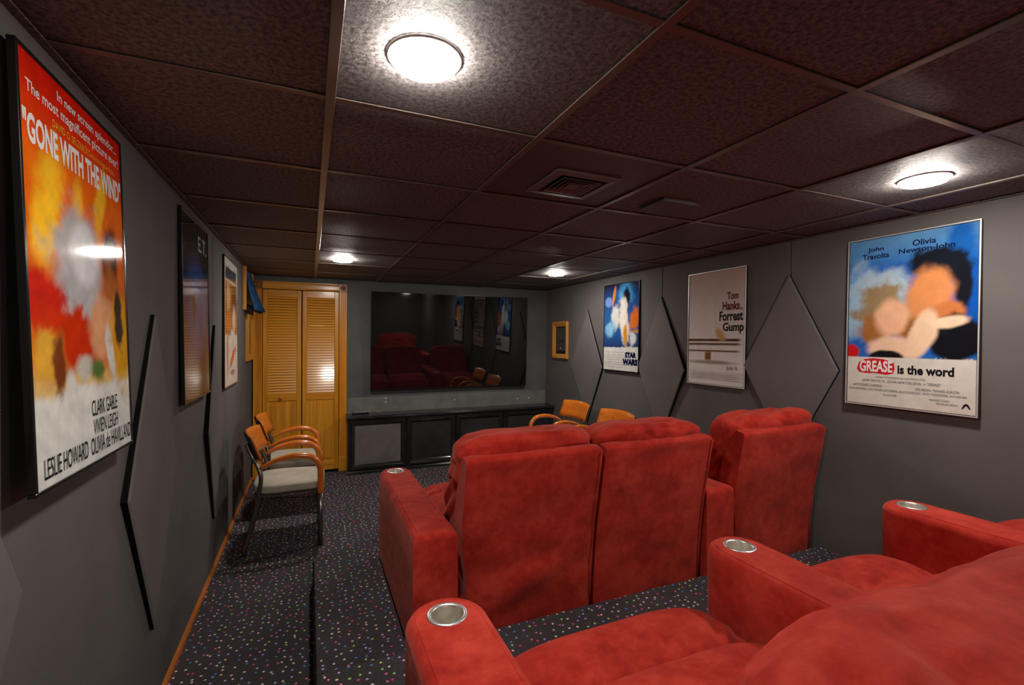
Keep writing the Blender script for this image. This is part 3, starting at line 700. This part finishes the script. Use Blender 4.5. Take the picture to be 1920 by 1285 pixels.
# 4. blue poster with wide white footer, right wall, nearest
img = paint(110, 150, [(0, (96, 150, 196)), (.10, (74, 130, 190)), (.2, (24, 84, 168)), (.55, (20, 80, 170)), (.713, (40, 100, 180)), (.7135, (214, 206, 196)), (1, (214, 206, 198))], [
    (.10, .40, .16, .22, (150, 186, 214), .9, 0, .8), (.88, .12, .10, .16, (30, 96, 176), .8), (.30, .34, .26, .14, (168, 190, 206), .6, 0, .6), (.28, .42, .23, .15, (150, 126, 92), .5, .2, .8), (.22, .55, .14, .09, (160, 104, 52), .6, 0, .9), (.52, .52, .10, .11, (150, 96, 44), .6, 0, .8),
    (.74, .20, .22, .10, (26, 30, 40), .35, .2, .5), (.90, .33, .06, .14, (24, 26, 34), .5), (.66, .36, .17, .15, (216, 140, 86), .5, .2, .3), (.38, .48, .14, .11, (232, 176, 140), .5, .2, .3), (.80, .46, .12, .06, (200, 120, 70), .5, -.3, .4),
    (.40, .66, .22, .07, (236, 194, 164), .5, 0, .3), (.84, .60, .20, .125, (22, 22, 26), .25, 0, .3), (.62, .58, .10, .14, (238, 200, 168), .4, .35, .3), (.80, .515, .14, .03, (238, 202, 172), .5, -.15, .3), (.34, .715, .15, .045, (22, 20, 24), .25, 0, .2), (.04, .68, .07, .045, (196, 22, 24), .3, 0, .2),
    (.5, .86, .7, .1465, (214, 206, 196), .003, 0, 0, True)], 31, .05)
red = [(.10, .785), (.115, .745), (.165, .725), (.24, .718), (.33, .722), (.41, .742), (.418, .775), (.405, .803), (.35, .812), (.26, .805), (.18, .808), (.12, .802)]
emb = [(.895, .962), (.910, .940), (.925, .934), (.940, .940), (.955, .962), (.944, .962), (.932, .950), (.925, .946), (.918, .950), (.906, .962)]
poster('framed_poster', 'blue poster with wide white footer, nearest and largest on the right wall', 'right', 1.745, 1.150, 1.127, 2.070, .012, .030, img, [
    ('John', .175, .310, .058, .090, 'ink_n', .02), ('Travolta', .13, .355, .096, .128, 'ink_n', .02), ('Olivia', .535, .705, .052, .086, 'ink_n', .02), ('Newton-John', .43, .835, .092, .128, 'ink_n', .02),
    ('GREASE', .125, .40, .732, .798, 'ink_w', .03), ('is the word', .44, .845, .752, .802, 'ink_k', .035),
    ('A ROBERT STIGWOOD/ALLAN CARR PRODUCTION', .26, .65, .822, .832, 'ink_g', 0), ('JOHN TRAVOLTA   OLIVIA NEWTON-JOHN  in "GREASE"', .15, .76, .842, .861, 'ink_g', 0),
    ('and STOCKARD CHANNING', .07, .32, .870, .886, 'ink_g', 0), ('EVE ARDEN, FRANKIE AVALON', .58, .88, .874, .890, 'ink_g', 0),
    ('JOAN BLONDELL, EDD BYRNES, SID CAESAR, ALICE GHOSTLEY, DODY GOODMAN, SHA-NA-NA', .035, .93, .896, .912, 'ink_g', 0),
    ('ALLAN CARR', .33, .44, .922, .932, 'ink_g', 0), ('WARREN CASEY', .68, .82, .926, .936, 'ink_g', 0), ('PATRICIA BIRCH', .73, .87, .943, .953, 'ink_g', 0)], 'silver',
    [(red, 'ink_r', .0006), (emb, 'ink_k', .0008)])
# 5. grey poster with maroon and black title; brownish top paints in a reflection
img = paint(90, 130, [(0, (196, 168, 154)), (.1, (196, 174, 164)), (.3, (202, 190, 184)), (.55, (208, 200, 198)), (.8, (220, 216, 214)), (1, (216, 212, 208))], [
    (.46, .605, .46, .010, (84, 54, 40), .25, 0, .1, True), (.46, .640, .46, .010, (84, 54, 40), .25, 0, .1, True), (.46, .70, .46, .007, (110, 78, 60), .3, 0, .1, True), (.60, .56, .10, .05, (186, 150, 98), .7, .4, .9), (.38, .745, .055, .035, (120, 84, 44), .3, 0, .1, True), (.45, .80, .40, .018, (150, 140, 132), .8)] + [(.5, .885 + .017 * k, .46 - .06 * (k % 2), .0035, (140, 136, 132), .6, 0, .1, True) for k in range(5)], 41, .03)
poster('framed_poster', 'pale grey poster with maroon and black title, middle one on the right wall', 'right', 3.01, 2.445, 1.135, 2.035, .010, .022, img, [
    ('Tom', .70, .88, .200, .262, 'ink_m', .03), ('Hanks', .625, .90, .278, .350, 'ink_m', .03), ('is', .905, .95, .325, .355, 'ink_m', .01), ('Forrest', .575, .955, .358, .442, 'ink_k', .03), ('Gump', .635, .97, .455, .550, 'ink_k', .03),
    ('July 6', .70, .88, .818, .862, 'ink_g', 0)], 'silver')
# 6. blue space-coloured poster, far end
img = paint(90, 130, [(0, (36, 40, 64)), (.15, (36, 70, 130)), (.4, (40, 90, 150)), (.6, (36, 80, 140)), (.725, (40, 56, 110)), (.7255, (212, 210, 206)), (1, (210, 208, 206))], [
    (.62, .12, .22, .12, (70, 150, 210), .8, 0, .6), (.66, .16, .10, .10, (28, 30, 44), .5, 0, .7), (.30, .13, .04, .12, (216, 130, 60), .5, .25, .3), (.14, .20, .11, .06, (110, 140, 200), .4, 0, .2), (.35, .36, .12, .14, (206, 206, 206), .7, .2, .9), (.60, .42, .12, .26, (226, 216, 204), .5, -.15, .8),
    (.88, .42, .13, .12, (216, 110, 40), .7, 0, .9), (.64, .58, .05, .12, (206, 140, 50), .6, 0, .8), (.84, .62, .08, .07, (212, 210, 206), .6, 0, .9), (.2, .52, .12, .10, (130, 180, 214), .7, 0, 1), (.92, .55, .10, .02, (180, 130, 70), .6), (.5, .87, .7, .1375, (212, 210, 206), .003, 0, 0, True)] + [(.33, .79 + .028 * k, .26 + .04 * (k % 3), .004, (166, 164, 162), .6, 0, .1, True) for k in range(7)], 51, .07)
poster('framed_poster', 'deep blue and orange poster with white footer, farthest one on the right wall', 'right', 4.235, 3.645, 1.170, 2.070, .010, .022, img, [
    ('STAR', .64, .94, .780, .843, 'ink_n', .08), ('WARS', .57, .975, .852, .925, 'ink_n', .08)], 'black')

# ================================================================== SMALL WALL THINGS
def gold_frame(label, X, sg, y0, y1, z0, z1):
    t = tag(empty('framed_plaque', (X, (y0 + y1) / 2, z0)), label, 'frame')
    bm = bmesh.new(); prof = [(0, 0), (0, .022), (.012, .030), (.055, .012), (.062, .010), (.062, .002)]; loops = []
    for ins, d in prof: loops.append([bm.verts.new((X + sg * d, y, z)) for y, z in ((y0 + ins, z0 + ins), (y1 - ins, z0 + ins), (y1 - ins, z1 - ins), (y0 + ins, z1 - ins))])
    for a, b in zip(loops, loops[1:]):
        for i in range(4): bm.faces.new((a[i], a[(i + 1) % 4], b[(i + 1) % 4], b[i]))
    part('frame', bm, 'gold', t)
    i = .060; bm = bmesh.new(); box(bm, min(X, X + sg * .004), max(X, X + sg * .004), y0 + i, y1 - i, z0 + i, z1 - i); part('black_mat', bm, 'blackframe', t)
    i = .082; bm = bmesh.new(); box(bm, min(X + sg * .004, X + sg * .007), max(X + sg * .004, X + sg * .007), y0 + i, y1 - i, z0 + i + .02, z1 - i); part('plaque', bm, 'plaque', t)
    bm = bmesh.new(); puff(bm, (X + sg * .008, (y0 + y1) / 2, z0 + .13), (.003, .010, .010), 2, 4); part('stud', bm, 'silver', t, True)
gold_frame('gold wooden frame with dark plaque on the right wall by the television', XR, -1, 5.01, 5.385, 1.25, 1.72)
gold_frame('gold wooden frame with dark plaque on the left wall below the blue cloths', XL, 1, 5.10, 5.50, 1.265, 1.72)
rk = tag(empty('wall_rack', (XL, 5.17, 1.745)), 'wooden rack on the left wall beside the door holding blue cloths', 'rack')
for y in (4.885, 5.455):
    bm = bmesh.new(); box(bm, XL, XL + .030, y - .018, y + .018, 1.745 if y < 5 else 1.95, 2.145, .004, 1); part('upright', bm, 'gold', rk)
bm = bmesh.new(); box(bm, XL, XL + .018, 4.903, 5.437, 2.07, 2.13, .003, 1); part('cross_rail', bm, 'gold', rk)
bm = bmesh.new(); box(bm, XL, XL + .012, 4.903, 5.437, 1.80, 1.85, .003, 1); part('cross_rail', bm, 'blackplastic', rk)
for y in (4.98, 5.14, 5.30):
    bm = bmesh.new(); tube(bm, smoothpath([(XL + .010, y, 1.815), (XL + .05, y, 1.775), (XL + .085, y, 1.742), (XL + .115, y, 1.738), (XL + .122, y, 1.752)], 4), .006, 8); part('hook', bm, 'blackplastic', rk, True)
lab = ['blue folded cloth on the wall rack, nearest to the camera', 'blue folded cloth in the middle of the wooden wall rack', 'blue folded cloth on the wall rack, closest to the door']
for i, y in enumerate((4.98, 5.14, 5.30)):
    bm = bmesh.new(); n, m = 18, 22; g = []
    for a in range(n + 1):
        s = -1 + 2 * a / n; r = []
        for k in range(m + 1):
            q = k / m; z = 2.12 - .365 * q
            outx = .022 + (.085 + .018 * i) * q ** 1.25 + .010 * math.cos(s * 7 + i) * (.3 + q)
            r.append((XL + outx - .018 * s * s * q, y + s * (.055 + .022 * q), z - .010 * s * s * q))
        g.append(r)
    fr_ = [[bm.verts.new(p) for p in r] for r in g]; bk_ = [[bm.verts.new((p[0] - .012, p[1] * 1.0, p[2])) for p in r] for r in g]
    for a in range(n):
        for k in range(m):
            bm.faces.new((fr_[a][k], fr_[a + 1][k], fr_[a + 1][k + 1], fr_[a][k + 1])); bm.faces.new((bk_[a][k], bk_[a][k + 1], bk_[a + 1][k + 1], bk_[a + 1][k]))
    for a in range(n):
        for k in (0, m): bm.faces.new((fr_[a][k], fr_[a + 1][k], bk_[a + 1][k], bk_[a][k]))
    for k in range(m):
        for a in (0, n): bm.faces.new((fr_[a][k], fr_[a][k + 1], bk_[a][k + 1], bk_[a][k]))
    tag(link('hanging_cloth', bm, 'blue', None, True), lab[i], 'cloth', 'blue cloths on the wall rack')
ol = tag(empty('wall_outlet', (XL, 4.88, .35)), 'small dark outlet plate low on the left wall behind the chairs', 'outlet')
bm = bmesh.new(); box(bm, XL, XL + .006, 4.845, 4.915, .335, .45, .002, 1); part('cover_plate', bm, 'outlet', ol)
for z in (.365, .415):
    bm = bmesh.new(); box(bm, XL + .006, XL + .008, 4.866, 4.894, z - .014, z + .014, .001, 1); part('socket', bm, 'blackplastic', ol)
